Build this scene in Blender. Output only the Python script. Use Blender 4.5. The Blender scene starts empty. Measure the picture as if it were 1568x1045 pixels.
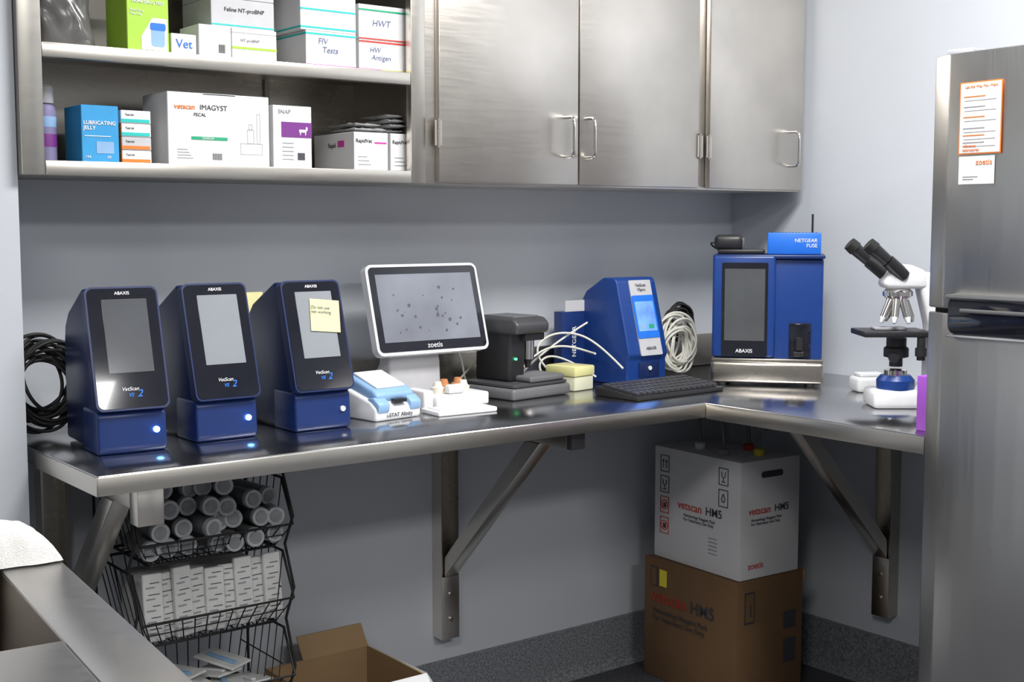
import bpy, bmesh, math, random
from mathutils import Vector, Matrix, noise
random.seed(7)
C=bpy.context.scene.collection
# ------------------------------------------------------------ materials
def mat(name,col,rough=.5,metal=0,var=.04,nscale=30,bump=0,bscale=200,emit=0,alpha=1,trans=0,stretch=None,coat=0):
    m=bpy.data.materials.new(name);m.use_nodes=True
    nt=m.node_tree;b=nt.nodes['Principled BSDF']
    b.inputs['Roughness'].default_value=rough;b.inputs['Metallic'].default_value=metal
    tc=nt.nodes.new('ShaderNodeTexCoord');mp=nt.nodes.new('ShaderNodeMapping')
    nt.links.new(tc.outputs['Object'],mp.inputs[0])
    if stretch: mp.inputs['Scale'].default_value=stretch
    n=nt.nodes.new('ShaderNodeTexNoise');n.inputs['Scale'].default_value=nscale;n.inputs['Detail'].default_value=4
    nt.links.new(mp.outputs[0],n.inputs['Vector'])
    r=nt.nodes.new('ShaderNodeValToRGB')
    r.color_ramp.elements[0].position=.3;r.color_ramp.elements[1].position=.7
    lo=[max(0,c*(1-var)) for c in col];hi=[min(1,c*(1+var)) for c in col]
    r.color_ramp.elements[0].color=(*lo,1);r.color_ramp.elements[1].color=(*hi,1)
    nt.links.new(n.outputs['Fac'],r.inputs[0]);nt.links.new(r.outputs[0],b.inputs['Base Color'])
    if bump:
        n2=nt.nodes.new('ShaderNodeTexNoise');n2.inputs['Scale'].default_value=bscale
        nt.links.new(mp.outputs[0],n2.inputs['Vector'])
        bp=nt.nodes.new('ShaderNodeBump');bp.inputs['Strength'].default_value=bump;bp.inputs['Distance'].default_value=.002
        nt.links.new(n2.outputs['Fac'],bp.inputs['Height']);nt.links.new(bp.outputs[0],b.inputs['Normal'])
    if emit:
        b.inputs['Emission Strength'].default_value=emit
        nt.links.new(r.outputs[0],b.inputs['Emission Color'])
    if alpha<1:b.inputs['Alpha'].default_value=alpha
    if trans:b.inputs['Transmission Weight'].default_value=trans
    if coat:b.inputs['Coat Weight'].default_value=coat
    return m
def steel(name,col,rough,stretch,var=.12,bump=0,rv=.1,big=2.2):
    m=mat(name,col,rough,1,var,big,0)
    nt=m.node_tree;b=nt.nodes['Principled BSDF']
    tc=nt.nodes.new('ShaderNodeTexCoord');mp=nt.nodes.new('ShaderNodeMapping');mp.inputs['Scale'].default_value=stretch
    nt.links.new(tc.outputs['Object'],mp.inputs[0])
    n=nt.nodes.new('ShaderNodeTexNoise');n.inputs['Scale'].default_value=12;n.inputs['Detail'].default_value=6
    nt.links.new(mp.outputs[0],n.inputs['Vector'])
    mr=nt.nodes.new('ShaderNodeMapRange');mr.inputs['To Min'].default_value=rough-rv;mr.inputs['To Max'].default_value=rough+rv
    nt.links.new(n.outputs['Fac'],mr.inputs['Value']);nt.links.new(mr.outputs[0],b.inputs['Roughness'])
    if bump:
        bp=nt.nodes.new('ShaderNodeBump');bp.inputs['Strength'].default_value=bump;bp.inputs['Distance'].default_value=.001
        nt.links.new(n.outputs['Fac'],bp.inputs['Height']);nt.links.new(bp.outputs[0],b.inputs['Normal'])
    return m
def speck(name,c1,c2,rough):
    m=mat(name,c1,rough);nt=m.node_tree;b=nt.nodes['Principled BSDF']
    tc=nt.nodes.new('ShaderNodeTexCoord');n=nt.nodes.new('ShaderNodeTexNoise');n.inputs['Scale'].default_value=160;n.inputs['Detail'].default_value=3
    nt.links.new(tc.outputs['Object'],n.inputs['Vector'])
    r=nt.nodes.new('ShaderNodeValToRGB');e=r.color_ramp.elements
    e[0].position=.4;e[0].color=(*c2,1);e[1].position=.62;e[1].color=(*c1,1)
    nt.links.new(n.outputs['Fac'],r.inputs[0]);nt.links.new(r.outputs[0],b.inputs['Base Color']);return m
M=dict(
 wall=mat('wall_paint',(.545,.572,.615),.55,0,.02,3,.08,400),
 wallo=mat('wall_paint_far',(.33,.34,.35),.6,0,.02,3),
 ceil=mat('ceiling_paint',(.60,.60,.60),.8),
 floor=speck('floor_epoxy',(.11,.115,.125),(.035,.035,.045),.45),
 base=speck('baseboard_epoxy',(.27,.28,.30),(.13,.14,.155),.5),
 sdoor=steel('steel_door',(.70,.66,.605),.33,(1,1,14),.17,.010,.07,2.6),
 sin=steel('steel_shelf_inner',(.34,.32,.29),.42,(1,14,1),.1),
 sdoorv=steel('steel_fridge',(.60,.59,.575),.30,(22,22,.5),.05,.02,.06),
 stop=steel('steel_counter_top',(.50,.50,.51),.19,(.6,14,1),.1,.004,.05),
 slip=steel('steel_lip',(.72,.68,.615),.30,(1,1,10),.04,0,.04),
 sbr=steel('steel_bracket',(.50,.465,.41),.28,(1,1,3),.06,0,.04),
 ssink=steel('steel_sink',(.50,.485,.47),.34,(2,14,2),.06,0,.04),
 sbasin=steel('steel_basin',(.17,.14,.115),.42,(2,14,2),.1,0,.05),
 chrome=mat('chrome',(.85,.83,.80),.12,1),
 blue=mat('navy_plastic',(.009,.021,.090),.33,0,.08),
 blue2=mat('navy_plastic_base',(.009,.028,.130),.33,0,.06),
 blue3=mat('royal_blue_plastic',(.009,.045,.22),.35,0,.06),
 bright=mat('bright_blue_plastic',(.02,.17,.72),.4),
 glossb=mat('gloss_black_panel',(.012,.013,.02),.08,0,.1,coat=.5),
 scr=mat('screen_grey',(.085,.09,.095),.16,0,.12,9),
 scrm=mat('screen_mid',(.09,.095,.105),.12,0,.15,7),
 scrl=mat('screen_lit',(.25,.265,.29),.12,0,.08,5,emit=.12),
 scrt=mat('screen_tablet',(.17,.18,.21),.12,0,.35,3.5,emit=.3),
 scrb=mat('screen_blue',(.12,.25,.75),.25,0,.35,14,emit=.9),
 led=mat('led_blue',(.15,.45,1),.3,emit=12),
 ledg=mat('led_green',(.05,1,.25),.3,emit=4),
 black=mat('black_plastic',(.018,.018,.02),.42),
 dgrey=mat('dark_grey_plastic',(.055,.055,.06),.4),
 mgrey=mat('mid_grey_plastic',(.13,.13,.135),.4),
 rubber=mat('black_rubber',(.012,.012,.012),.6),
 white=mat('white_plastic',(.78,.79,.80),.35),
 card=mat('white_carton',(.73,.73,.74),.6,0,.03,6),
 cardg=mat('grey_carton',(.50,.50,.52),.6),
 brown=mat('brown_cardboard',(.17,.093,.042),.75,0,.08,6),
 brownl=mat('light_cardboard',(.34,.22,.11),.75,0,.08,6),
 lblue=mat('pale_blue_plastic',(.25,.42,.66),.4),
 ltblue=mat('carton_blue',(.03,.30,.62),.5),
 green=mat('carton_lime',(.36,.62,.05),.5),
 gdark=mat('print_green',(.02,.35,.18),.5),
 teal=mat('print_teal',(.02,.50,.47),.5),
 red=mat('print_red',(.60,.05,.04),.5),
 redd=mat('print_red_dark',(.42,.04,.02),.6),
 orange=mat('print_orange',(.80,.20,.03),.5),
 magenta=mat('print_magenta',(.50,.05,.32),.5),
 purple=mat('print_purple',(.17,.03,.22),.5),
 violet=mat('violet_box',(.40,.10,.62),.5),
 lav=mat('bottle_lavender',(.22,.2,.36),.4),
 ink=mat('print_ink',(.05,.05,.06),.6),
 inkg=mat('print_grey',(.30,.30,.33),.6),
 pen=mat('marker_pen',(.12,.15,.28),.6),
 yel=mat('sticky_note',(.80,.76,.38),.6),
 yell=mat('yellow_label',(.8,.68,.05),.6),
 lyel=mat('yellow_translucent',(.80,.77,.36),.3,0,.06,10,alpha=.85),
 lyew=mat('yellow_tray_frosted',(.74,.74,.55),.35,0,.06,10,alpha=.85),
 ivory=mat('ivory_plastic',(.72,.69,.60),.4),
 wire=mat('white_cable',(.66,.65,.58),.45),
 foil=mat('foil_pouch',(.68,.68,.68),.3,.7,.3,40,.6,60),
 bag=mat('smoke_plastic_bag',(.10,.098,.095),.24,0,.4,9,.15,40,alpha=.93,coat=.4),
 gauze=mat('tube_plastic',(.26,.27,.28),.3,0,.2,60,alpha=.72),
 gauzel=mat('tube_cap',(.46,.47,.48),.45,0,.1,80),
 gauzed=mat('tube_cap_centre',(.27,.28,.29),.5,0,.1,80),
 pack=mat('paper_packet',(.70,.70,.68),.55,0,.06,20),
 towel=mat('towel_terry',(.82,.80,.77),.95,0,.05,60,1,700),
 brownled=mat('cup_orange',(.55,.22,.08),.5),
)
# ------------------------------------------------------------ geometry helpers
def link(o,parent=None,loc=None,rot=None):
    C.objects.link(o)
    if parent is not None:o.parent=parent
    if loc is not None:o.location=loc
    if rot is not None:o.rotation_euler=rot
    return o
def root(name,loc=(0,0,0),rz=0,parent=None,rx=0):
    e=bpy.data.objects.new(name,None);e.empty_display_size=.05
    return link(e,parent,loc,(rx,0,rz))
def fin(bm,name,m,parent=None,smooth=False,loc=None,rot=None):
    me=bpy.data.meshes.new(name);bmesh.ops.recalc_face_normals(bm,faces=bm.faces)
    bm.to_mesh(me);bm.free();me.materials.append(m if not isinstance(m,str) else M[m])
    if smooth:
        for p in me.polygons:p.use_smooth=True
        try:me.set_sharp_from_angle(angle=math.radians(35))
        except Exception:pass
    return link(bpy.data.objects.new(name,me),parent,loc,rot)
def box(p,name,x,y,z,m,bev=.0,seg=2,rot=None,loc=None):
    bm=bmesh.new()
    bmesh.ops.create_cube(bm,size=1)
    for v in bm.verts:
        v.co=Vector(((x[0]+x[1])/2+v.co.x*(x[1]-x[0]),(y[0]+y[1])/2+v.co.y*(y[1]-y[0]),(z[0]+z[1])/2+v.co.z*(z[1]-z[0])))
    if bev:bmesh.ops.bevel(bm,geom=bm.edges[:],offset=bev,segments=seg,affect='EDGES',profile=.5)
    return fin(bm,name,m,p,bev>0,loc,rot)
def prism(p,name,prof,x0,x1,m,bev=0,seg=2,axis='x'):
    bm=bmesh.new()
    f=lambda a,b,t:{'x':(t,a,b),'z':(a,b,t),'y':(a,t,b)}[axis]
    A=[bm.verts.new(f(a,b,x0)) for a,b in prof];B=[bm.verts.new(f(a,b,x1)) for a,b in prof]
    bm.faces.new(A);bm.faces.new(B[::-1]);n=len(A)
    for i in range(n):bm.faces.new((A[i],A[(i+1)%n],B[(i+1)%n],B[i]))
    bmesh.ops.recalc_face_normals(bm,faces=bm.faces)
    if bev:bmesh.ops.bevel(bm,geom=bm.edges[:],offset=bev,segments=seg,affect='EDGES',profile=.5)
    return fin(bm,name,m,p,True)
def rrect(x0,x1,z0,z1,r,n=5):
    pts=[]
    for cx,cz,a0 in ((x1-r,z1-r,0),(x0+r,z1-r,90),(x0+r,z0+r,180),(x1-r,z0+r,270)):
        for i in range(n+1):
            a=math.radians(a0+90*i/n);pts.append((cx+r*math.cos(a),cz+r*math.sin(a)))
    return pts
def plate(p,name,x0,x1,z0,z1,r,y0,y1,m):
    return prism(p,name,rrect(x0,x1,z0,z1,max(r,.0005)),y0,y1,m,0,2,'y')
def cyl(p,name,a,b,r,m,r2=None,n=24,bev=0):
    a=Vector(a);b=Vector(b);d=b-a
    bm=bmesh.new()
    bmesh.ops.create_cone(bm,cap_ends=True,segments=n,radius1=r,radius2=r if r2 is None else r2,depth=d.length)
    mt=Matrix.Translation((a+b)/2)@d.to_track_quat('Z','Y').to_matrix().to_4x4()
    bmesh.ops.transform(bm,matrix=mt,verts=bm.verts)
    if bev:bmesh.ops.bevel(bm,geom=[e for e in bm.edges if len([f for f in e.link_faces if len(f.verts)>4])],offset=bev,segments=2,affect='EDGES')
    return fin(bm,name,m,p,True)
def lathe(p,name,prof,m,loc=(0,0,0),n=28):
    bm=bmesh.new();rings=[]
    for r,z in prof:
        rings.append([bm.verts.new((r*math.cos(2*math.pi*i/n),r*math.sin(2*math.pi*i/n),z)) for i in range(n)])
    for a,b in zip(rings,rings[1:]):
        for i in range(n):bm.faces.new((a[i],a[(i+1)%n],b[(i+1)%n],b[i]))
    bm.faces.new(rings[0][::-1]);bm.faces.new(rings[-1])
    return fin(bm,name,m,p,True,loc)
def tomesh(ob,name,p,loc=None,rot=None):
    dg=bpy.context.evaluated_depsgraph_get();dg.update()
    me=bpy.data.meshes.new_from_object(ob.evaluated_get(dg))
    me.name=name
    d=ob.data;bpy.data.objects.remove(ob);bpy.data.curves.remove(d)
    return link(bpy.data.objects.new(name,me),p,loc,rot)
def tubes(p,name,lines,r,m,smooth=False,cyclic=False,res=3):
    cu=bpy.data.curves.new(name,'CURVE');cu.dimensions='3D';cu.bevel_depth=r;cu.bevel_resolution=res;cu.use_fill_caps=True
    for pts in lines:
        if smooth:
            s=cu.splines.new('NURBS');s.points.add(len(pts)-1)
            for q,c in zip(s.points,pts):q.co=(*c,1)
            s.order_u=4;s.use_endpoint_u=not cyclic;s.use_cyclic_u=cyclic;s.resolution_u=6
        else:
            s=cu.splines.new('POLY');s.points.add(len(pts)-1)
            for q,c in zip(s.points,pts):q.co=(*c,1)
            s.use_cyclic_u=cyclic
    cu.materials.append(M[m]);o=bpy.data.objects.new(name,cu);C.objects.link(o)
    me=tomesh(o,name,p)
    for q in me.data.polygons:q.use_smooth=True
    return me
FR=(math.pi/2,0,0);LF=(math.pi/2,0,-math.pi/2);UP=(0,0,0)
def text(p,name,s,size,loc,m,rot=FR,al='LEFT',bold=0,shear=0):
    cu=bpy.data.curves.new(name,'FONT');cu.body=s;cu.size=size;cu.align_x=al;cu.extrude=.0003;cu.offset=bold*.5;cu.shear=shear
    cu.materials.append(M[m]);o=bpy.data.objects.new(name,cu);C.objects.link(o)
    return tomesh(o,name,p,loc,rot)
def dec(p,name,x0,x1,z0,z1,y,m):
    return box(p,name,(x0,x1),(y-.0008,y+.0002),(z0,z1),m)
def decl(p,name,y0,y1,z0,z1,x,m):
    return box(p,name,(x-.0008,x+.0002),(y0,y1),(z0,z1),m)
# ------------------------------------------------------------ room
XR,YB,ZC=3.1,2.86,2.75
box(None,'floor',(-2.7,XR+.1),(-2.7,YB+.1),(-.1,0),'floor')
box(None,'ceiling',(-2.7,XR+.1),(-2.7,YB+.1),(ZC,ZC+.1),'ceil')
box(None,'wall_back',(.772,XR+.1),(YB,YB+.1),(0,ZC),'wall')
box(None,'wall_right',(XR,XR+.1),(-2.7,YB),(0,ZC),'wall')
box(None,'wall_left_return',(-2.6,.772),(2.585,YB+.1),(0,ZC),'wall')
box(None,'wall_left',(-2.7,-2.6),(-2.6,YB+.1),(0,ZC),'wallo')
box(None,'wall_front',(-2.7,XR),(-2.7,-2.6),(0,ZC),'wallo')
cove=[(0,0),(-.03,0),(-.022,.008),(-.013,.02),(-.01,.04),(-.01,.15),(0,.152)]
prism(None,'baseboard_back',[(YB+a,b) for a,b in cove],.772,XR-.001,'base')
prism(None,'baseboard_right',[(XR+a,b) for a,b in cove],-2.6,YB-.031,'base',axis='y')
# ------------------------------------------------------------ wall cabinets + open shelf
YF=2.56;Z0=1.455;ZT=2.25
sh=root('open_wall_shelf',(0,0,0))
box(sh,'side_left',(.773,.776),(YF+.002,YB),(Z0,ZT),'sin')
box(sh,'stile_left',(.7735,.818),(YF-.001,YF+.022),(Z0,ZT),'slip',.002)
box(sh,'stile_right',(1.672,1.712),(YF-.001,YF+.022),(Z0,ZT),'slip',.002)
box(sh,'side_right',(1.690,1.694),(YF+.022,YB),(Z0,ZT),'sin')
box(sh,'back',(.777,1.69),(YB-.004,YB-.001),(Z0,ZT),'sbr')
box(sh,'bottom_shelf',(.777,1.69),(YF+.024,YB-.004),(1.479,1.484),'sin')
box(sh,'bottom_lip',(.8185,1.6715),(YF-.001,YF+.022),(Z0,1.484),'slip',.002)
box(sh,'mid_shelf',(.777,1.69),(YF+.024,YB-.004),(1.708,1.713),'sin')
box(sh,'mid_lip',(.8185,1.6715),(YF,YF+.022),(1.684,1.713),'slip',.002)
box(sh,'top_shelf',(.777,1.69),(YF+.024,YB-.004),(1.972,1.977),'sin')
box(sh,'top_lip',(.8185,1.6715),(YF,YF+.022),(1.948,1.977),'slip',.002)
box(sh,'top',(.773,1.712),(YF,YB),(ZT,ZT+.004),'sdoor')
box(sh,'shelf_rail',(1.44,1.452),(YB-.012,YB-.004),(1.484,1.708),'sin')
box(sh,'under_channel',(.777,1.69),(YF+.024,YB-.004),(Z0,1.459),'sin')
cb=root('wall_cabinet')
box(cb,'carcass',(1.713,XR-.03),(YF+.004,YB-.001),(Z0,ZT),'sdoor',.001)
for n,(a,b) in enumerate(((1.741,2.176),(2.181,2.618),(2.662,3.062))):
    box(cb,'door_panel_%d'%n,(a,b),(YF-.016,YF+.003),(Z0+.004,ZT-.03),'sdoor',.003)
for n,(x) in enumerate((2.130,2.200,3.000)):
    y=YF-.016
    tubes(cb,'pull_%d'%n,[[(x,y+.002,1.530),(x,y-.028,1.530),(x,y-.036,1.535),(x,y-.038,1.545),(x,y-.038,1.615),(x,y-.036,1.625),(x,y-.028,1.630),(x,y+.002,1.630)]],.0042,'chrome')
for n,x in enumerate((1.737,2.622,2.657)):
    cyl(cb,'hinge_%d'%n,(x,YF-.018,1.54),(x,YF-.018,1.61),.0045,'sbr')
    box(cb,'hinge_leaf_%d'%n,(x-.010,x+.010),(YF-.0185,YF-.0165),(1.545,1.605),'slip')
# ------------------------------------------------------------ counter
ct=root('steel_counter')
prism(ct,'worktop',[(.789,2.24),(2.343,2.24),(2.343,1.60),(XR-.002,1.60),(XR-.002,YB-.002),(.789,YB-.002)],.872,.9095,'stop',.004,2,'z')
box(ct,'front_lip',(.7885,2.3425),(2.2365,2.2395),(.872,.9065),'slip',.001)
box(ct,'return_lip',(2.3395,2.3425),(1.60,2.236),(.869,.9065),'slip',.001)
box(ct,'end_lip',(.7862,.7886),(2.2365,2.583),(.872,.9065),'slip',.001)
box(None,'trim_backsplash',(1.25,XR-.004),(YB-.02,YB-.003),(.9105,1.01),'sbr',.004)
def bracket(name,loc,rz,end=False):
    b=root(name,loc,rz)   # local: wall at y=0, arm toward -y
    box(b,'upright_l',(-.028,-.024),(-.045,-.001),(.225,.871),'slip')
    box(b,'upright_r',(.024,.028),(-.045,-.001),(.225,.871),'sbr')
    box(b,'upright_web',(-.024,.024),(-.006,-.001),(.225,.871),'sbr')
    box(b,'foot_plate',(-.028,.028),(-.047,-.0455),(.225,.40),'slip',.0005)
    box(b,'arm',(-.02,.02),(-.56,-.048),(.826,.871),'sbr',.002)
    if end:box(b,'arm_end',(-.026,.026),(-.60,-.5605),(.80,.871),'slip',.002)
    else:box(b,'arm_end_cap',(-.021,.021),(-.58,-.5605),(.825,.871),'dgrey',.002)
    prism(b,'strut',[(-.047,.40),(-.047,.455),(-.40,.8255),(-.46,.8255)],-.022,.022,'slip',.003)
    cyl(b,'bolt_1',(0,-.0475,.28),(0,-.052,.28),.006,'sbr');cyl(b,'bolt_2',(0,-.0475,.35),(0,-.052,.35),.006,'sbr')
    return b
bracket('counter_bracket',(1.955,YB,0),0)
bracket('counter_bracket',(.895,YB,0),0,True)
bracket('counter_bracket',(XR,2.22,0),-math.pi/2)
# ------------------------------------------------------------ analyzers (three identical)
def analyzer(x,y,rz,disp,note):
    a=root('blood_chemistry_analyzer',(x,y,.91),rz)
    W=.143;tilt=math.atan2(.068,.232)
    prism(a,'body',[(.012,.004),(.012,.09),(.078,.318),(.10,.322),(.205,.27),(.232,.24),(.24,.20),(.24,.004)],.006,W-.006,'blue',.008,3)
    prism(a,'base',[(.0,.0),(-.006,.012),(-.002,.078),(.008,.086),(.10,.086),(.10,0)],.002,W-.004,'blue2',.006,3)
    pn=root('front_panel',(0,-.002,.088),0,a,-tilt)
    plate(pn,'bezel',-.001,W+.001,-.004,.244,.014,-.012,.012,'blue')
    plate(pn,'glass',.003,W-.003,.0,.240,.012,-.0135,-.011,'glossb')
    plate(pn,'display',.030,W-.024,.070,.218,.001,-.0145,-.0132,disp)
    text(pn,'brand_text','ABAXIS',.009,(W/2,-.0145,.227),'white',FR,'CENTER',.0002)
    text(pn,'model_text','VetScan',.0105,(.050,-.0145,.034),'white',FR,'LEFT',0,.3)
    text(pn,'model_swirl','VS',.010,(.062,-.0145,.022),'bright',FR,'LEFT',.0004,.3)
    text(pn,'model_two','2',.020,(.080,-.0145,.021),'bright',FR,'LEFT',.0004,.3)
    cyl(a,'power_led',(W-.026,-.0035,.044),(W-.026,-.0085,.044),.006,'led' if not note else 'white')
    if note:
        st=root('sticky_note',(.055,-.016,.13),0,pn)
        box(st,'paper',(0,.072),(-.0012,0),(0,.072),'yel',rot=(0,math.radians(6),0))
        text(st,'note_text','Do not use\nnot working',.010,(.006,-.0025,.050),'pen',(math.pi/2,math.radians(6),0),'LEFT',0,.2)
    return a
analyzer(.857,2.432,math.radians(-4),'scrm',False)
analyzer(1.070,2.455,0,'scrl',False)
analyzer(1.293,2.448,0,'scrl',True)
# ------------------------------------------------------------ handheld dock
d=root('blood_gas_analyzer',(1.508,2.465,.91),math.radians(8))
prism(d,'dock',[(0,0),(-.002,.03),(.02,.045),(.13,.075),(.15,.06),(.15,0)],0,.138,'white',.008,3)
prism(d,'handset',[(.015,.040),(.008,.058),(.025,.070),(.12,.100),(.14,.094),(.14,.07)],.012,.126,'lblue',.008,3)
prism(d,'handset_face',[(.028,.0700),(.026,.076),(.112,.104),(.116,.098)],.026,.112,'white',.003,2)
prism(d,'grip_left',[(-.004,.018),(-.008,.040),(.015,.055),(.04,.05),(.04,.02)],.004,.040,'lblue',.006,2)
prism(d,'grip_right',[(-.004,.018),(-.008,.040),(.015,.055),(.04,.05),(.04,.02)],.100,.134,'lblue',.006,2)
box(d,'slot',(.055,.09),(-.0045,.01),(.040,.048),'black')
text(d,'dock_text','i-STAT Alinity',.0135,(.069,-.004,.008),'ink',FR,'CENTER',.0003)
t=root('test_cassette_tray',(1.668,2.445,.91),math.radians(-3))
box(t,'tray',(0,.165),(0,.085),(0,.012),'white',.004,3)
box(t,'recess',(.012,.15),(.012,.072),(.0121,.0135),'card',.0005)
h=root('sample_cup_holder',(1.735,2.553,.91),0)
box(h,'block',(0,.16),(0,.10),(0,.032),'white',.006,3)
box(h,'ledge',(-.03,-.0005),(.01,.09),(0,.045),'card',.005,3)
for i,(x,y) in enumerate(((.03,.04),(.07,.07),(.10,.03),(.12,.08))):
    lathe(h,'cup_%d'%i,[(.014,0),(.017,.016),(.012,.018),(.009,.030)],'brownled' if i%2 else 'ivory',(x,y,.032))
box(h,'sachet',(.04,.09),(.005,.03),(.032,.055),'card',.008,2)
# ------------------------------------------------------------ tablet monitor
m=root('touchscreen_monitor',(1.638,2.65,.91),0)
hd=root('screen_head',(0,0,.135),0,m,-math.radians(16))
plate(hd,'shell',-.008,.328,-.008,.222,.018,0,.024,'white')
plate(hd,'glass',-.001,.321,0,.215,.012,-.0015,.001,'glossb')
plate(hd,'display',.016,.304,.024,.196,.001,-.0025,-.001,'scrt')
for i in range(26):
    x=random.uniform(.05,.28);z=random.uniform(.04,.16);r=random.uniform(.0015,.005)
    cyl(hd,'cell_%d'%i,(x,-.0024,z),(x,-.0027,z),r,'scrm',n=12)
text(hd,'logo','zoetis',.019,(.16,-.003,.006),'white',FR,'CENTER')
prism(m,'stand',[(.03,0),(.035,.10),(.05,.16),(.075,.16),(.085,.10),(.16,.02),(.16,0)],.045,.20,'cardg',.008,3)
box(m,'foot',(.03,.23),(.01,.17),(0,.012),'white',.005,3)
# ------------------------------------------------------------ slide scanner
s=root('slide_scanner',(1.965,2.545,.91),math.radians(8))
box(s,'base',(0,.22),(0,.20),(.0,.030),'mgrey',.01,3)
box(s,'base_top',(.008,.212),(.006,.192),(.030,.040),'dgrey',.008,3)
box(s,'stage_deck',(.07,.20),(.006,.11),(.040,.056),'mgrey',.006,3)
prism(s,'column',[(.06,.038),(.055,.17),(.075,.2),(.185,.2),(.19,.038)],.045,.105,'black',.01,3)
prism(s,'head',[(.03,.165),(.025,.19),(.045,.207),(.185,.207),(.19,.16)],.04,.165,'dgrey',.009,3)
box(s,'head_top',(.055,.15),(.055,.17),(.205,.2105),'mgrey',.002,2)
box(s,'head_lower',(.085,.16),(.04,.15),(.145,.167),'black',.006,2)
cyl(s,'objective',(.125,.07,.145),(.125,.07,.095),.017,'chrome');cyl(s,'objective_tip',(.125,.07,.095),(.125,.07,.072),.011,'black',.007)
cyl(s,'status_led',(.062,.0555,.10),(.062,.050,.10),.003,'ledg')
# ------------------------------------------------------------ yellow-lid box
yb=root('pipette_tip_box',(2.215,2.60,.91),math.radians(10))
box(yb,'tray',(0,.08),(0,.10),(0,.038),'lyew',.004,2)
box(yb,'lid',(-.003,.083),(-.003,.103),(.0385,.066),'lyel',.005,2)
nb=root('blue_carton',(2.315,2.775,.91),0)
box(nb,'carton',(0,.085),(0,.035),(0,.20),'blue2',.001)
box(nb,'flap',(.012,.085),(.0,.004),(.2005,.232),'cardg')
text(nb,'side_text','NETGEAR',.020,(.052,-.001,.07),'white',(math.pi/2,-math.pi/2,0),'LEFT',.0004)
# ------------------------------------------------------------ coag analyzer
v=root('coagulation_analyzer',(2.405,2.60,.91),math.radians(2))
prism(v,'body',[(.0,.0),(.0,.07),(-.008,.085),(.045,.287),(.055,.298),(.10,.298),(.17,.258),(.185,.235),(.185,0)],0,.155,'blue3',.005,3)
pn=root('front_panel',(0,-.008,.085),0,v,-math.atan2(.053,.202))
plate(pn,'stripe',.045,.130,-.004,.212,.004,-.003,.0,'cardg')
plate(pn,'frame',.045,.130,.045,.168,.004,-.0045,-.002,'bright')
plate(pn,'display',.052,.123,.065,.150,.001,-.0055,-.004,'scrb')
for i,(x,z) in enumerate(((.060,.072),(.092,.072))):plate(pn,'icon_%d'%i,x,x+.020,z,z+.012,.003,-.0062,-.005,'gdark' if i else 'lblue')
text(pn,'name','VetScan\nVSpro',.013,(.0875,-.004,.193),'ink',FR,'CENTER')
text(pn,'maker','ABAXIS',.012,(.0875,-.004,.012),'ink',FR,'CENTER',.0002)
box(v,'slot_plate',(.045,.125),(-.004,.002),(.02,.062),'blue',.002)
cyl(v,'port',(.085,-.002,.045),(.085,-.008,.045),.006,'white')
# ------------------------------------------------------------ keyboard
k=root('keyboard',(2.215,2.355,.91),math.radians(3))
prism(k,'case',[(0,0),(0,.010),(.15,.026),(.155,.02),(.155,0)],0,.335,'black',.003,2)
bm=bmesh.new()
for r in range(5):
    for c in range(15):
        x0=.010+c*.0212;y0=.012+r*.026;z=.0115+(y0+.01)*.107
        mt=Matrix.Translation((x0+.009,y0+.011,z+.003))@Matrix.Rotation(math.radians(6),4,'X')@Matrix.Diagonal((.0165,.020,.006,1))
        bmesh.ops.create_cube(bm,size=1,matrix=mt)
fin(bm,'keys','dgrey',k)
# ------------------------------------------------------------ haematology analyzer
HA=math.radians(-50);HX,HY=2.625,2.49
def hp(lx,ly):return (HX+lx*math.cos(HA)-ly*math.sin(HA),HY+lx*math.sin(HA)+ly*math.cos(HA))
a=root('hematology_analyzer',(HX,HY,.91),HA)
W=.305
box(a,'body',(.004,W-.004),(.012,.215),(.06,.355),'blue3',.008,3)
box(a,'base',(-.002,W+.002),(-.010,.215),(.006,.066),'sbr',.010,3)
box(a,'base_slope',(.0,W),(-.004,.03),(.062,.076),'sbr',.004,2)
box(a,'left_fascia',(0,.172),(-.006,.02),(.078,.362),'blue3',.008,3)
plate(a,'glass',.026,.152,.080,.342,.004,-.0085,-.004,'glossb')
plate(a,'display',.034,.144,.125,.325,.001,-.0098,-.008,'scr')
box(a,'top_lid',(.0,W),(-.004,.215),(.353,.364),'blue2',.004,2)
text(a,'maker','ABAXIS',.014,(.089,-.0095,.092),'white',FR,'CENTER',.0004)
box(a,'sampler_door',(.211,.270),(.004,.02),(.080,.175),'glossb',.003)
cyl(a,'sampler_arm',(.238,.002,.10),(.238,.002,.135),.012,'black')
box(a,'sampler_tray',(.222,.254),(-.006,.01),(.082,.098),'black',.004)
for x,y in ((.03,.005),(.27,.005),(.03,.19),(.27,.19)):cyl(a,'foot',(x,y,0),(x,y,.008),.012,'rubber')
r=root('network_switch',(*hp(.148,.03),1.2745),HA)
box(r,'case',(0,.145),(0,.10),(0,.060),'bright',.003,2)
for i in range(14):box(r,'vent_%d'%i,(.01+i*.0093,.0135+i*.0093),(.005,.095),(.0601,.061),'blue3')
text(r,'name','NETGEAR\nFUSE',.014,(.135,-.001,.034),'white',FR,'RIGHT',.0003)
tubes(r,'antenna',[[(.122,.097,.05),(.122,.097,.112)]],.003,'black')
g=root('barcode_scanner',(*hp(.0,.04),1.2745),HA)
box(g,'head',(.0,.080),(.0,.06),(.010,.054),'black',.014,3)
box(g,'window',(.058,.084),(.008,.052),(.016,.046),'mgrey',.006,2)
box(g,'base',(.01,.14),(.0,.05),(0,.0135),'black',.005,2)
tubes(g,'cord',[[(0,.03,.03),(-.02,.03,.035),(-.012,.05,.02),(.02,.06,.006)]],.0025,'black',True)
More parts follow.
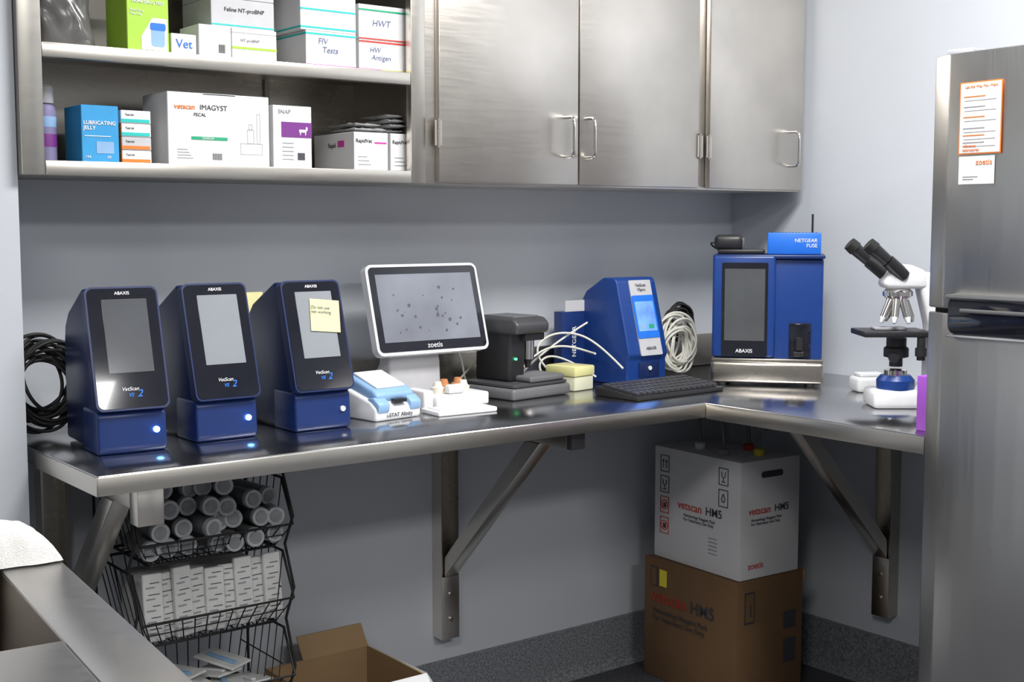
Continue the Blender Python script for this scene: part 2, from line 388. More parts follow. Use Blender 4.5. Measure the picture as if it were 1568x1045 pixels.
# ------------------------------------------------------------ microscope
mc=root('microscope',(2.658,1.904,.91),math.radians(-37.6))
box(mc,'foot',(-.065,.06),(-.05,.06),(0,.045),'white',.012,3)
box(mc,'foot_rear',(.04,.15),(-.05,.06),(0,.055),'white',.012,3)
lathe(mc,'lamp_collar',[(.045,0),(.046,.022),(.036,.034)],'blue3',(-.0,0,.045))
lathe(mc,'lamp_lens',[(.028,0),(.028,.012),(.02,.016)],'chrome',(-.0,0,.079))
lathe(mc,'condenser',[(.016,0),(.016,.02),(.030,.024),(.030,.045),(.024,.05),(.024,.07)],'black',(0,0,.10))
cyl(mc,'condenser_knob',(-.02,-.04,.125),(-.02,-.055,.125),.011,'black')
box(mc,'stage',(-.095,.07),(-.06,.07),(.176,.190),'black',.003)
box(mc,'stage_clip',(-.06,.02),(-.02,.02),(.1905,.197),'inkg',.002)
cyl(mc,'stage_knob',(.045,-.05,.175),(.045,-.05,.12),.010,'black');cyl(mc,'stage_knob_low',(.045,-.05,.15),(.045,-.05,.13),.014,'black')
prism(mc,'arm',[(.07,.045),(.07,.20),(.055,.26),(.045,.30),(.055,.335),(.10,.325),(.125,.28),(.135,.20),(.14,.045)],-.03,.03,'white',.010,3,'y')
cyl(mc,'focus_knob',(.10,-.03,.10),(.10,-.075,.10),.026,'black',bev=.003)
cyl(mc,'fine_knob',(.10,-.075,.10),(.10,-.09,.10),.015,'inkg')
lathe(mc,'turret',[(.022,0),(.036,.012),(.036,.022),(.028,.03)],'chrome',(0,0,.262))
for i,an in enumerate((200,290,20,110,245)):
    q=math.radians(an);dx,dy=math.cos(q),math.sin(q)
    cyl(mc,'objective_%d'%i,(dx*.018,dy*.018,.268),(dx*.040,dy*.040,.222),.0105,'chrome',.009,16)
    cyl(mc,'objective_tip_%d'%i,(dx*.040,dy*.040,.222),(dx*.046,dy*.046,.209),.009,'white',.004,16)
prism(mc,'head',[(-.035,.292),(-.045,.305),(-.020,.345),(.02,.352),(.06,.335),(.065,.292)],-.032,.032,'white',.009,3,'y')
for i,yy in enumerate((-.033,.033)):
    sx=-.010 if i else .018
    cyl(mc,'tube_%d'%i,(sx-.01,yy*.6,.322),(sx-.055,yy,.360),.0185,'black',.017,bev=.002)
    cyl(mc,'eyepiece_%d'%i,(sx-.055,yy,.360),(sx-.090,yy,.390),.0145,'black',.0165)
    cyl(mc,'eyecup_%d'%i,(sx-.088,yy,.388),(sx-.103,yy,.401),.0185,'rubber',.017)
pb=root('microscope_power_supply',(2.845,2.125,.91),math.radians(-30))
box(pb,'case',(-.04,.05),(-.03,.04),(0,.04),'white',.01,3)
box(pb,'top',(-.03,.04),(-.02,.03),(.04,.05),'white',.004,2)
pv=root('violet_glove_box',(2.388,1.625,.91),0)
box(pv,'carton',(0,.12),(0,.03),(0,.120),'violet',.002);dec(pv,'label',.02,.10,.02,.05,0,'white')
# ------------------------------------------------------------ fridge
f=root('refrigerator')
box(f,'cabinet_body',(2.35,3.05),(.86,1.575),(.03,1.695),'cardg',.004)
def door(nm,z0,z1):
    n=16;pr=[]
    for i in range(n+1):
        t=i/n;y=1.580-.72*t
        pr.append((2.303-.024*math.sin(math.pi*t)**.6 if 0<t<1 else 2.312,y))
    pr+= [(2.347,.86),(2.347,1.580)]
    return prism(f,nm,pr,z0,z1,'sdoorv',.004,2,'z')
door('freezer_door',1.187,1.70);door('fresh_food_door',.06,1.178)
box(f,'gasket',(2.322,2.349),(.87,1.57),(1.17,1.19),'rubber')
box(f,'top_hinge',(2.32,2.40),(1.50,1.56),(1.70,1.712),'inkg',.003)
prism(f,'handle_pocket',rrect(.90,1.508,1.137,1.215,.018),2.272,2.31,'glossb',.002,2,'x')
prism(f,'handle_scoop',rrect(.90,1.511,1.209,1.219,.005),2.268,2.31,'sdoorv',.003,2,'x')
prism(f,'handle_trim',rrect(.90,1.510,1.131,1.138,.003),2.268,2.31,'chrome',.002,2,'x')
box(f,'handle_inner_grip',(2.269,2.275),(.92,1.48),(1.182,1.190),'mgrey',.002)
for y in (.92,1.5):box(f,'leg_%d'%int(y*100),(2.42,2.98),(y-.02,y+.02),(0,.031),'black')
def onx(p,nm,y0,y1,z0,z1,x,m):return box(p,nm,(x-.0005,x),(y0,y1),(z0,z1),m)
fp=root('notice_sheet',(2.2885,1.505,1.497),math.radians(-4.3))
onx(fp,'border',-.098,0,0,.142,-.0005,'orange');onx(fp,'sheet',-.0955,-.0025,.0025,.1395,-.001,'card')
text(fp,'title','Lab the Way You Want',.0078,(-.002,-.012,.130),'orange',LF)
for i,(z) in enumerate((.112,.092,.072,.05,.036,.022)):
    onx(fp,'line_a%d'%i,-.06,-.01,z,z+.002,-.0015,'orange' if i%2==0 else 'inkg');onx(fp,'line_b%d'%i,-.085,-.012,z-.007,z-.0062,-.0015,'inkg')
text(fp,'lab','reference\nlaboratories',.008,(-.002,-.01,.014),'orange',LF)
fc=root('business_card',(2.2885,1.503,1.438),math.radians(-4.3))
onx(fc,'card',-.083,0,0,.055,-.0005,'card');text(fc,'logo','zoetis',.016,(-.0014,-.040,.038),'orange',LF)
onx(fc,'l1',-.045,-.01,.014,.0155,-.001,'inkg');onx(fc,'l2',-.035,-.01,.009,.0105,-.001,'inkg')
# ------------------------------------------------------------ boxes under the counter
def carton(name,x,y,rz,w,dp,z0,z1,m):
    b=root(name,(x,y,z0),rz);box(b,'carton',(0,w),(0,dp),(0,z1-z0),m,.003,2);return b
b=carton('cardboard_carton',2.615,2.372,math.radians(-2),.27,.385,.0,.362,'brown')
text(b,'brand','vetscan',.050,(-.002,.35,.235),'redd',LF,'LEFT',.001);text(b,'brand2','HM5',.050,(-.002,.185,.235),'ink',LF,'LEFT',.001)
text(b,'sub','Hematology Reagent Pack\nFor Veterinary Use Only',.022,(-.002,.345,.200),'ink',LF)
decl(b,'arrow_mark',.325,.355,.28,.34,-.001,'ink');decl(b,'arrow_in',.33,.35,.285,.335,-.0018,'brown')
box(b,'yellow_sticker',(-.003,-.001),(.285,.315),(.285,.335),'yell')
dec(b,'mark_a',.03,.07,.24,.33,-.001,'ink');dec(b,'mark_ai',.034,.066,.245,.325,-.0018,'brown')
text(b,'up','1',.05,(.04,-.003,.26),'ink')
dec(b,'mark_b',.19,.24,.2,.25,-.001,'ink');dec(b,'mark_c',.19,.24,.10,.17,-.001,'ink')
box(b,'flap_edge',(.270,.282),(.0,.38),(.33,.36),'brownl',.002)
b=carton('reagent_carton',2.63,2.378,math.radians(-3),.235,.36,.364,.70,'card')
text(b,'brand','vetscan',.034,(-.002,.255,.165),'red',LF,'LEFT',.0004);text(b,'brand2','HM5',.034,(-.002,.138,.165),'ink',LF,'LEFT',.0004)
text(b,'sub','Hematology Reagent Pack\nFor Veterinary Use Only',.0125,(-.002,.23,.145),'ink',LF)
def mark(b,n,y0,z0,kind,mt):
    for k,(a_,c_,d_,e_) in enumerate(((y0,y0+.038,z0,z0+.0022),(y0,y0+.038,z0+.0478,z0+.05),(y0,y0+.0022,z0,z0+.05),(y0+.0358,y0+.038,z0,z0+.05))):
        decl(b,n+'_edge%d'%k,a_,c_,d_,e_,-.0008,mt)
    yc=y0+.019;zc=z0+.025;x=-.0015
    if kind=='up':
        for dy in (-.007,.007):
            tubes(b,n+'_arrow%d'%(dy>0),[[(x,yc+dy,z0+.012),(x,yc+dy,z0+.036)],[(x,yc+dy-.004,z0+.030),(x,yc+dy,z0+.037),(x,yc+dy+.004,z0+.030)]],.0010,'ink')
    elif kind=='ban':
        tubes(b,n+'_ring',[[(x,yc+.014*math.cos(t_/12*2*math.pi),zc+.014*math.sin(t_/12*2*math.pi)) for t_ in range(13)],[(x,yc+.010,zc-.010),(x,yc-.010,zc+.010)]],.0012,'red')
        decl(b,n+'_pic',yc-.006,yc+.006,zc-.008,zc+.006,-.0006,'ink')
    elif kind=='glass':
        tubes(b,n+'_glass',[[(x,yc-.008,zc+.014),(x,yc-.006,zc),(x,yc,zc-.004),(x,yc,zc-.014)],[(x,yc+.008,zc+.014),(x,yc+.006,zc),(x,yc,zc-.004)],[(x,yc-.007,zc-.015),(x,yc+.007,zc-.015)]],.0012,'ink')
    else:
        tubes(b,n+'_drop',[[(x,yc,zc+.013),(x,yc-.007,zc-.002),(x,yc-.004,zc-.010),(x,yc+.004,zc-.010),(x,yc+.007,zc-.002),(x,yc,zc+.013)]],.0014,'ink')
for i,kd in enumerate(('up','glass','ban','ban')):mark(b,'mark_%d'%i,.295,.262-i*.062,kd,'ink' if i<2 else 'red')
for i,kd in enumerate(('glass','drop')):mark(b,'mark_r%d'%i,.048,.262-i*.062,kd,'ink')
for i in range(5):decl(b,'small_%d'%i,.09,.125,.10-i*.011,.102-i*.011,-.001,'inkg')
text(b,'fr','vetscan',.029,(.03,-.002,.185),'red',FR,'LEFT',.0004);text(b,'fr2','HM5',.029,(.132,-.002,.185),'ink',FR,'LEFT',.0004)
text(b,'frs','Hematology Reagent Pack\nFor Veterinary Use Only',.0115,(.04,-.002,.165),'ink',FR)
text(b,'z','zoetis',.026,(.03,-.002,.03),'red',FR)
plate(b,'hand_hole',.08,.165,.285,.303,.008,-.0015,.001,'ink')
hs=[]
for i,(x,y) in enumerate(((.07,.24),(.05,.12),(.13,.06),(.17,.14))):
    lathe(b,'cap_%d'%i,[(.016,0),(.016,.016),(.008,.02)],['white','inkg','yell','red'][i],(x,y,.336))
    hs.append([(x,y,.35),(x,y,.42),(x+.01,y+.03,.46),(x+.03,y+.08,.49),(x+.03,min(.34,y+.16),.45)])
tubes(b,'reagent_hoses',hs,.005,'mgrey',True)
# ------------------------------------------------------------ open carton on floor
oc=root('open_carton',(1.36,2.47,0),0)
w,dp,hh=.285,.27,.29
box(oc,'bottom',(0,w),(0,dp),(.0,.004),'brownl')
for nm,x,y in (('wall_a',(0,w),(0,.004)),('wall_b',(0,w),(dp-.004,dp)),('wall_c',(0,.004),(.004,dp-.004)),('wall_d',(w-.004,w),(.004,dp-.004))):
    box(oc,nm,x,y,(.004,hh),'brownl')
box(oc,'skin_front',(0,w),(-.001,0),(0,hh),'card');box(oc,'skin_side',(w,w+.001),(0,dp),(0,hh),'card')
prism(oc,'flap_right',[(w,hh),(w+.028,hh-.045),(w+.032,hh-.043),(w+.002,hh+.004)],0,dp,'card',axis='y')
prism(oc,'flap_back',[(dp-.004,hh),(dp+.03,hh+.05),(dp+.034,hh+.05),(dp,hh)],.1,w,'brownl')
prism(oc,'flap_front',[(0,hh),(-.05,hh-.05),(-.05,hh-.046),(0,hh+.004)],0,w,'card')
# ------------------------------------------------------------ wire rack
wr=root('wire_basket_rack',(0,0,0))
X0,X1,YA,YC=.955,1.30,2.475,2.72
thick=[];thin=[]
for zb,zt in ((.655,.80),(.485,.635),(.31,.46),(.12,.28)):
    ins=.03
    front=zt-.095
    thick.append([(X0,YA,front),(X0,YA+.05,zt),(X0,YC,zt),(X1,YC,zt),(X1,YA+.05,zt),(X1,YA,front),(X0,YA,front)])
    bx0,bx1,by0,by1=X0+ins,X1-ins,YA+ins,YC-.01
    thick.append([(bx0,by0,zb),(bx1,by0,zb),(bx1,by1,zb),(bx0,by1,zb),(bx0,by0,zb)])
    for i in range(13):
        t=i/12;x=bx0+(bx1-bx0)*t;xt=X0+(X1-X0)*t
        thin.append([(xt,YA,front),(x,by0,zb),(x,by1,zb),(xt,YC,zt)])
    for i in range(7):
        t=i/6;y=by0+(by1-by0)*t;yt=YA+.05+(YC-YA-.05)*t
        thin.append([(X0,yt,zt),(bx0,y,zb),(bx1,y,zb),(X1,yt,zt)])
    for s_ in (.5,):
        zz=zb+(zt-zb)*s_
        thin.append([(X0+ins*.5,YA+ins*.5,zb+(front-zb)*.5),(X1-ins*.5,YA+ins*.5,zb+(front-zb)*.5)])
        thin.append([(X1-ins*.5,YA+.03,zz),(X1-ins*.5,YC-.005,zz)])
for x in (X0-.006,X1+.006):
    thick.append([(x,YC,0),(x,YC,.82)]);thick.append([(x,YA+.05,0),(x,YA+.05,.30),(x,YA+.01,.38),(x,YA+.05,.48),(x,YA+.01,.56),(x,YA+.05,.65),(x,YA+.01,.72),(x,YA+.06,.82)])
tubes(wr,'frame_wires',thick,.0032,'rubber');tubes(wr,'mesh_wires',thin,.0015,'rubber',res=1)
rb=root('plastic_tubes')
bm=bmesh.new();be=bmesh.new();bc=bmesh.new();bi=bmesh.new()
def roll(x,y,z,r,L,yaw,pit):
    mt=Matrix.Translation((x,y,z))@Matrix.Rotation(yaw,4,'Z')@Matrix.Rotation(math.pi/2+pit,4,'X')
    bmesh.ops.create_cone(bm,cap_ends=True,segments=18,radius1=r*.93,radius2=r*.93,depth=L,matrix=mt)
    bmesh.ops.create_cone(bi,cap_ends=True,segments=12,radius1=r*.6,radius2=r*.6,depth=L*.9,matrix=mt)
    bmesh.ops.create_cone(be,cap_ends=True,segments=20,radius1=r,radius2=r*.94,depth=.012,matrix=mt@Matrix.Translation((0,0,L/2+.004)))
    bmesh.ops.create_cone(bc,cap_ends=True,segments=16,radius1=r*.66,radius2=r*.6,depth=.002,matrix=mt@Matrix.Translation((0,0,L/2+.0106)))
for row in range(4):
    nn=7 if row<3 else 5
    for i in range(nn):
        roll(.998+i*.0445+(row%2)*.02+random.uniform(-.003,.003)-(.02 if row==3 else 0),2.585+random.uniform(-.03,.015)+row*.014,.684+row*.038,.0212,.15,random.uniform(-.2,.2),random.uniform(-.06,.06))
fin(bm,'tube_bodies','gauze',rb,True);fin(be,'tube_caps','gauzel',rb,True);fin(bc,'cap_centres','gauzed',rb,True);fin(bi,'contents','gauzel',rb,True)
pk=root('dressing_packets')
for i in range(9):
    x=.996+i*.0345
    bx=root('packet_%d'%i,(x,2.508+.010*(i%2),.492),math.radians(random.uniform(-10,10)),pk,-math.radians(6))
    hgt=.135+random.uniform(-.006,.012)
    box(bx,'pouch',(-.021,.021),(0,.012),(0,hgt),'pack',.002,1)
    for j in range(5):
        dec(bx,'print_%d'%j,-.015,.004,.016+j*.024,.019+j*.024,-.0005,'inkg');dec(bx,'print_b%d'%j,-.010+.004*(j%3),.014,.026+j*.024,.0275+j*.024,-.0005,'ink')
box(pk,'packet_block',(.99,1.27),(2.545,2.69),(.49,.61),'pack',.01,2)
p3=root('syringe_packets')
for i in range(9):
    o=root('packet_%d'%i,(1.02+i*.027,2.53+random.uniform(0,.05),.335+.012*(i%4)),random.uniform(-.5,.5),p3,random.uniform(-.2,.3))
    box(o,'pouch',(-.02,.05),(0,.11),(0,.006),'pack',.002,1)
    box(o,'barrel',(0,.012),(.01,.09),(.0062,.012),'lblue' if i%2 else 'card',.002,1)
# ------------------------------------------------------------ sink
sk=root('steel_sink_unit',(.568,1.835,0),math.radians(-5))
Z=.90
def sb(nm,x,y,z,m='ssink',b=.0):return box(sk,nm,x,y,z,m,b)
sb('deck_right',(-.080,0),(-1.3,0),(Z-.012,Z),b=.003)
sb('deck_back',(-.95,-.0805),(-.070,0),(Z-.012,Z),b=.003)
sb('deck_front',(-.95,-.0805),(-1.3,-.445),(Z-.012,Z),b=.003)
sb('apron_right',(-.004,-.001),(-1.3,-.001),(Z-.06,Z-.004))
sb('apron_back',(-.95,-.005),(-.004,-.001),(Z-.06,Z-.004))
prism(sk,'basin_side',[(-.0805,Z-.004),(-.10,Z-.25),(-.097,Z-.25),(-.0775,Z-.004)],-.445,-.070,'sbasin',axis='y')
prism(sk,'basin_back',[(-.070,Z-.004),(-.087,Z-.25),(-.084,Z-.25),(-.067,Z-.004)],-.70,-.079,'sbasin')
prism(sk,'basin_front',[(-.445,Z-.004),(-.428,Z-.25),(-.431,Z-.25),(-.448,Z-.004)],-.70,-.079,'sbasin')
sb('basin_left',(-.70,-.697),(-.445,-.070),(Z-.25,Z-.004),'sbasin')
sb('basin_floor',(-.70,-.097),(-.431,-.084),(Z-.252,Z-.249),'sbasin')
sb('cabinet',(-.94,-.03),(-1.28,-.02),(0,Z-.255),'ssink')
bm=bmesh.new();N=56
gv=[[None]*(N+1) for _ in range(N+1)]
for i in range(N+1):
    for j in range(N+1):
        s_=i/N*2-1;t=j/N*2-1
        x=s_*.15;y=t*.05
        rr=min(1,max(abs(s_)**3,abs(t)**3))
        h=.068*(1-rr**2)*(1-.35*max(0,s_))+.012*noise.noise(Vector((x*14,y*18,1)))+.004*noise.noise(Vector((x*60,y*60,3)))
        gv[i][j]=bm.verts.new((x+.006*noise.noise(Vector((y*20,x*9,0))),y+.008*noise.noise(Vector((x*22,5,0))),max(.001,h)))
for i in range(N):
    for j in range(N):bm.faces.new((gv[i][j],gv[i+1][j],gv[i+1][j+1],gv[i][j+1]))
tw=root('towel',(.415,1.790,.9015),math.radians(-5));fin(bm,'cloth','towel',tw,True)
box(tw,'hanging_fold',(-.15,.045),(-.062,-.030),(-.13,.04),'towel',.014,3)
# ------------------------------------------------------------ cables
def tangle(name,c,rad,n,r,m,ax,pts=10,wob=.25,squash=1):
    e=root(name,c);L=[]
    for k in range(n):
        cx=[random.uniform(-.25,.25)*rad for _ in range(3)];rr=rad*random.uniform(.65,1);ph=random.uniform(0,6.28);tilt=random.uniform(-wob,wob)
        P_=[]
        for i in range(pts):
            a=ph+i/pts*2*math.pi
            u=rr*math.cos(a);w_=rr*math.sin(a)*squash;q=rad*wob*math.sin(2*a+ph)+tilt*u
            v_=Vector((u,q,w_)) if ax=='y' else Vector((q,u,w_))
            P_.append(tuple(v_+Vector(cx)))
        L.append(P_)
    tubes(e,'loops',L,r,m,True,True);return e
tangle('power_cable_bundle',(.850,2.735,1.02),.088,16,.0038,'rubber','y',squash=1.15)
tangle('white_cable_coil',(2.705,2.715,1.0),.072,20,.0036,'wire','y',squash=1.2,wob=.16)
tangle('black_cable_coil',(2.81,2.80,1.06),.055,12,.0038,'rubber','y',wob=.15)
e=root('white_cable')
tubes(e,'run',[[(2.27,2.74,.93),(2.20,2.77,.99),(2.24,2.78,1.05),(2.33,2.74,1.06),(2.38,2.70,1.03),(2.39,2.60,.96)],
 [(2.15,2.78,.93),(2.20,2.76,1.01),(2.30,2.74,1.03),(2.36,2.72,1.0),(2.34,2.66,1.0)],
 [(2.14,2.78,.914),(2.2,2.80,.96),(2.26,2.76,1.02),(2.38,2.74,1.08)],
 [(2.25,2.74,.915),(2.21,2.76,.95),(2.23,2.77,1.0),(2.30,2.75,.99),(2.37,2.69,.93)],
 [(1.97,2.81,1.03),(1.99,2.80,1.0),(1.98,2.79,.93),(2.02,2.80,.914),(2.15,2.81,.93)],
 [(1.90,2.75,.914),(1.95,2.78,.925),(1.98,2.80,.95),(2.04,2.80,.99)]],.003,'wire',True)
pp=root('paper_note',(1.30,2.72,.911),0);box(pp,'sheet',(0,.06),(0,.002),(0,.29),'yel')
# ------------------------------------------------------------ shelf contents
def sbox(name,x0,x1,z0,h,m='card',y0=2.60,dp=.18,rz=0):
    b=root(name,(x0,y0,z0),rz);box(b,'carton',(0,x1-x0),(0,dp),(0,h),m,.0012,1);return b
S1=1.4845
b=root('spray_bottle',(.852,2.66,S1))
lathe(b,'bottle',[(.02,0),(.022,.004),(.022,.10),(.02,.112),(.012,.118)],'lav');lathe(b,'cap',[(.017,.118),(.018,.12),(.018,.15),(.013,.155)],'cardg')
lathe(b,'label',[(.0223,.03),(.0224,.031),(.0224,.055),(.0223,.056)],'purple')
lathe(b,'label_top',[(.0223,.07),(.0224,.071),(.0224,.09),(.0223,.091)],'lblue')
b=sbox('lubricating_jelly_carton',.905,.982,S1,.115,'ltblue',2.60,.10)
text(b,'t','LUBRICATING\nJELLY',.0105,(.004,-.001,.076),'white',FR,'LEFT',.0004);text(b,'n','144',.008,(.006,-.001,.008),'white');text(b,'n2','.09',.008,(.05,-.001,.008),'white')
box(b,'line',(.006,.06),(-.001,0),(.052,.0535),'white');box(b,'pack_pic',(.03,.066),(-.0008,0),(.018,.042),'lblue')
for i in range(4):
    b=sbox('test_kit_carton',.992,1.055,S1+i*.0275,.0268,'card' if i!=1 else 'cardg',2.61,.12)
    box(b,'band',(.0,.06),(-.0008,0),(.002,.009),'orange' if i<2 else 'teal');text(b,'t','Test kit',.006,(.008,-.001,.016),'ink')
    box(b,'side_band',(-.0008,0),(0,.03),(.0,.0265),'orange' if i<3 else 'card')
b=sbox('fecal_test_carton',1.088,1.323,S1,.153,'card',2.60,.135)
text(b,'t','vetscan',.0155,(.015,-.001,.118),'orange',FR,'LEFT',.0003);text(b,'t2','IMAGYST',.0155,(.072,-.001,.118),'ink',FR,'LEFT',0)
text(b,'t3','FECAL',.010,(.058,-.001,.104),'ink');box(b,'g',(.052,.135),(-.0008,0),(.054,.061),'gdark');text(b,'gt','GIARDIA',.007,(.09,-.0012,.0552),'white',FR,'CENTER')
for i in range(9):box(b,'bar_%d'%i,(.10+i*.0025,.1012+i*.0025),(-.0008,0),(.012,.026),'ink')
for i in range(4):box(b,'txt_%d'%i,(.02,.055-.004*i),(-.0008,0),(.014+i*.006,.0155+i*.006),'inkg')
def outline(b,n,x0,x1,z0,z1):
    for k,(a,c,d_,e_) in enumerate(((x0,x1,z0,z0+.0008),(x0,x1,z1-.0008,z1),(x0,x0+.0008,z0,z1),(x1-.0008,x1,z0,z1))):
        box(b,n+'_%d'%k,(a,c),(-.0006,0),(d_,e_),'inkg')
outline(b,'tray_drawing',.166,.218,.026,.05);outline(b,'vial_drawing',.182,.198,.05,.08);outline(b,'pen_drawing',.205,.213,.05,.115);outline(b,'strip_drawing',.186,.194,.08,.092)
box(b,'handle_slot',(.08,.155),(.0,.004),(.150,.1535),'cardg')
b=sbox('snap_test_carton',1.333,1.429,S1,.138,'card',2.60,.13)
text(b,'t','SNAP',.013,(.012,-.001,.120),'inkg');box(b,'band',(.020,.096),(-.0008,0),(.068,.102),'purple');box(b,'animal',(.064,.082),(-.0014,0),(.080,.086),'white')
box(b,'leg1',(.066,.068),(-.0014,0),(.074,.08),'white');box(b,'leg2',(.079,.081),(-.0014,0),(.074,.08),'white');box(b,'neck',(.081,.085),(-.0014,0),(.084,.092),'white')
for i in range(5):box(b,'txt_%d'%i,(.022,.05),(-.0008,0),(.018+i*.009,.020+i*.009),'inkg')
box(b,'qr',(.06,.078),(-.0008,0),(.018,.034),'ink')
for (xa,xb,dp) in ((1.54,1.632,.19),(1.640,1.688,.18)):
    b=sbox('rapid_test_carton',xa,xb,S1,.088,'card',2.60,dp)
    text(b,'t','RapidVet',.012,(.004,-.001,.064),'ink',FR,'LEFT',.0002)
    if xa<1.6:
        text(b,'t2','Rapid',.016,(-.001,.12,.055),'ink',LF);box(b,'spk',(-.0008,0),(.045,.075),(.055,.070),'magenta');box(b,'pk',(.055,.088),(-.0005,0),(.062,.066),'magenta')
    for i in range(3):box(b,'txt_%d'%i,(.01,.045-.005*i),(-.0008,0),(.012+i*.009,.014+i*.009),'inkg')
def pouch(name,x,y,z,w_,l_,rz,seed):
    bm=bmesh.new();n=14;top=[];bot=[]
    for i in range(n+1):
        rt=[];rb_=[]
        for j in range(n+1):
            s_=i/n*2-1;t=j/n*2-1;e_=max(abs(s_),abs(t))
            hgt=.0055*(1-e_**4)+.0035*noise.noise(Vector((i*.5,j*.5,seed)))
            rt.append(bm.verts.new((w_/2*(1+s_),l_/2*(1+t),.006+max(.0006,hgt))));rb_.append(bm.verts.new((w_/2*(1+s_),l_/2*(1+t),.006-max(.0006,.0055*(1-e_**4)))))
        top.append(rt);bot.append(rb_)
    for i in range(n):
        for j in range(n):
            bm.faces.new((top[i][j],top[i+1][j],top[i+1][j+1],top[i][j+1]));bm.faces.new((bot[i][j],bot[i][j+1],bot[i+1][j+1],bot[i+1][j]))
    for i in range(n):
        for A in ((top[i][0],top[i+1][0],bot[i+1][0],bot[i][0]),(top[i][n],bot[i][n],bot[i+1][n],top[i+1][n]),(top[0][i],bot[0][i],bot[0][i+1],top[0][i+1]),(top[n][i],top[n][i+1],bot[n][i+1],bot[n][i])):bm.faces.new(A)
    e=root(name,(x,y,z),rz);fin(bm,'pouch','foil',e,True)
for i,(x,z,w_) in enumerate(((1.545,.088,.085),(1.552,.100,.07),(1.642,.088,.044),(1.643,.100,.042),(1.642,.112,.043),(1.643,.124,.042))):
    pouch('foil_pouch',x,2.606+.006*(i%3),S1+z+.001,w_,.12,random.uniform(-.06,.06),i*3.1)
S2=1.7135
bm=bmesh.new();bmesh.ops.create_icosphere(bm,subdivisions=5,radius=1)
for vv in bm.verts:
    o_=vv.co.copy()
    fold=.05*math.sin(o_.x*6+o_.z*5+2*noise.noise(o_*2))+.10*noise.noise(o_*1.4)
    c=o_*(1+fold);sq=1.0/(abs(o_.x)**6+abs(o_.y)**6+abs(o_.z)**6)**(1/6)
    c*=.86*sq;vv.co=Vector((c.x*.068,c.y*.07,max(-.057,c.z*.085)+.057))
bg=root('plastic_bag',(.893,2.69,S2));fin(bm,'bag','bag',bg,True)
b=sbox('drug_test_carton',1.00,1.092,S2,.135,'green',2.585,.10,math.radians(4))
text(b,'t','HOME DRUG TEST',.0085,(.046,-.001,.098),'white',FR,'CENTER',.0003)
text(b,'t2','Multi-Drug\nTest Cup',.007,(.006,-.001,.080),'white')
prism(b,'white_panel',[(.03,0.004),(.088,.004),(.088,.07),(.055,.07),(.03,.03)],-.001,0,'card',axis='y')
plate(b,'cup_pic',.052,.082,.012,.05,.006,-.0016,0,'lblue')
plate(b,'cup_lid_pic',.050,.084,.045,.06,.004,-.002,0,'bright')
b=sbox('vet_carton',1.10,1.156,S2,.045,'card',2.60,.10);text(b,'t','Vet',.026,(.010,-.001,.016),'bright')
b=sbox('small_white_carton',1.162,1.236,S2,.070,'card',2.60,.10)
for i in range(7):box(b,'bar_%d'%i,(.045+i*.0022,.0462+i*.0022),(-.0008,0),(.012,.03),'ink')
b=sbox('feline_test_carton',1.243,1.350,S2,.060,'card',2.61,.15);box(b,'band',(0,.107),(-.0008,0),(.026,.031),'green');text(b,'t','NT-proBNP',.009,(.02,-.001,.042),'inkg')
b=sbox('spare_carton',1.243,1.350,S2+.0605,.010,'card',2.61,.15)
b=sbox('feline_test_carton',1.20,1.350,S2+.071,.062,'cardg',2.62,.15);text(b,'t','Feline NT-proBNP',.0125,(.03,-.001,.035),'ink');box(b,'band',(0,.15),(-.0008,0),(.004,.007),'teal')
b=sbox('feline_test_carton',1.20,1.350,S2+.1335,.062,'cardg',2.62,.15)
b=sbox('viral_test_carton',1.418,1.548,S2,.080,'card',2.60,.17);text(b,'t','FIV\n  Tests',.019,(.03,-.001,.052),'pen',FR,'LEFT',0,.15);box(b,'band',(0,.13),(-.0008,0),(.072,.076),'teal');box(b,'sb',(-.0008,0),(0,.17),(.072,.076),'teal');box(b,'pk',(0,.13),(-.0008,0),(.002,.006),'magenta')
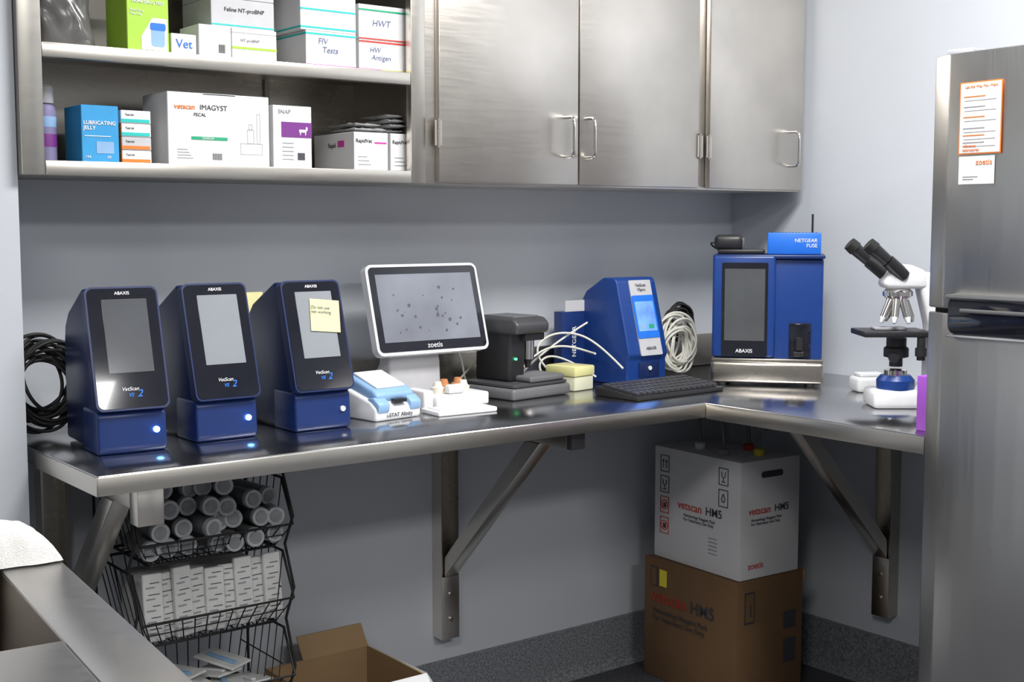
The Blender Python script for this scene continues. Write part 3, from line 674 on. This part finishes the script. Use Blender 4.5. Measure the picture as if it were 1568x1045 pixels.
b=sbox('viral_test_carton',1.405,1.548,S2+.0805,.080,'card',2.60,.18);box(b,'band',(0,.143),(-.0008,0),(.005,.009),'teal');box(b,'band2',(0,.143),(-.0008,0),(.045,.049),'teal');box(b,'sb',(-.0008,0),(0,.17),(.005,.009),'teal')
b=sbox('heartworm_test_carton',1.556,1.686,S2,.072,'card',2.60,.17);text(b,'t','HW\n Antigen',.017,(.028,-.001,.044),'pen',FR,'LEFT',0,.15);box(b,'rd',(0,.13),(-.0008,0),(.066,.070),'red');box(b,'pk',(0,.13),(-.0008,0),(.002,.006),'magenta');box(b,'yl',(.06,.13),(-.001,0),(.002,.006),'yell')
b=sbox('heartworm_test_carton',1.556,1.686,S2+.0725,.080,'card',2.60,.17);text(b,'t','HWT',.021,(.035,-.001,.032),'pen',FR,'LEFT',0,.15);box(b,'rd',(0,.13),(-.0008,0),(.001,.004),'red');box(b,'gg',(0,.13),(-.001,0),(.066,.07),'gdark')
# ------------------------------------------------------------ lights
def panel(name,x,y,pw,sx=1.15,sy=.55):
    e=root(name,(x,y,ZC));box(e,'frame',(-sx/2-.03,sx/2+.03),(-sy/2-.03,sy/2+.03),(-.012,-.001),'white')
    L=bpy.data.lights.new(name+'_lamp','AREA');L.shape='RECTANGLE';L.size=sx;L.size_y=sy;L.energy=pw;L.color=(1,.99,.975)
    o=bpy.data.objects.new('lamp',L);link(o,e,(0,0,-.02))
panel('ceiling_light',1.80,1.35,80)
panel('ceiling_light',-.6,.0,46)
panel('ceiling_light',1.2,-1.4,68)
w=bpy.data.worlds.new('W');bpy.context.scene.world=w;w.use_nodes=True
w.node_tree.nodes['Background'].inputs[0].default_value=(.6,.65,.75,1);w.node_tree.nodes['Background'].inputs[1].default_value=.3
# ------------------------------------------------------------ camera
cam=bpy.data.cameras.new('camera');cam.lens=45;cam.sensor_width=36;cam.clip_start=.01
co=bpy.data.objects.new('camera',cam);C.objects.link(co);co.location=(0,0,1.36)
co.rotation_euler=(math.radians(90-5.25),0,math.radians(-37.6))
bpy.context.scene.camera=co
bpy.context.scene.view_settings.view_transform='Standard'
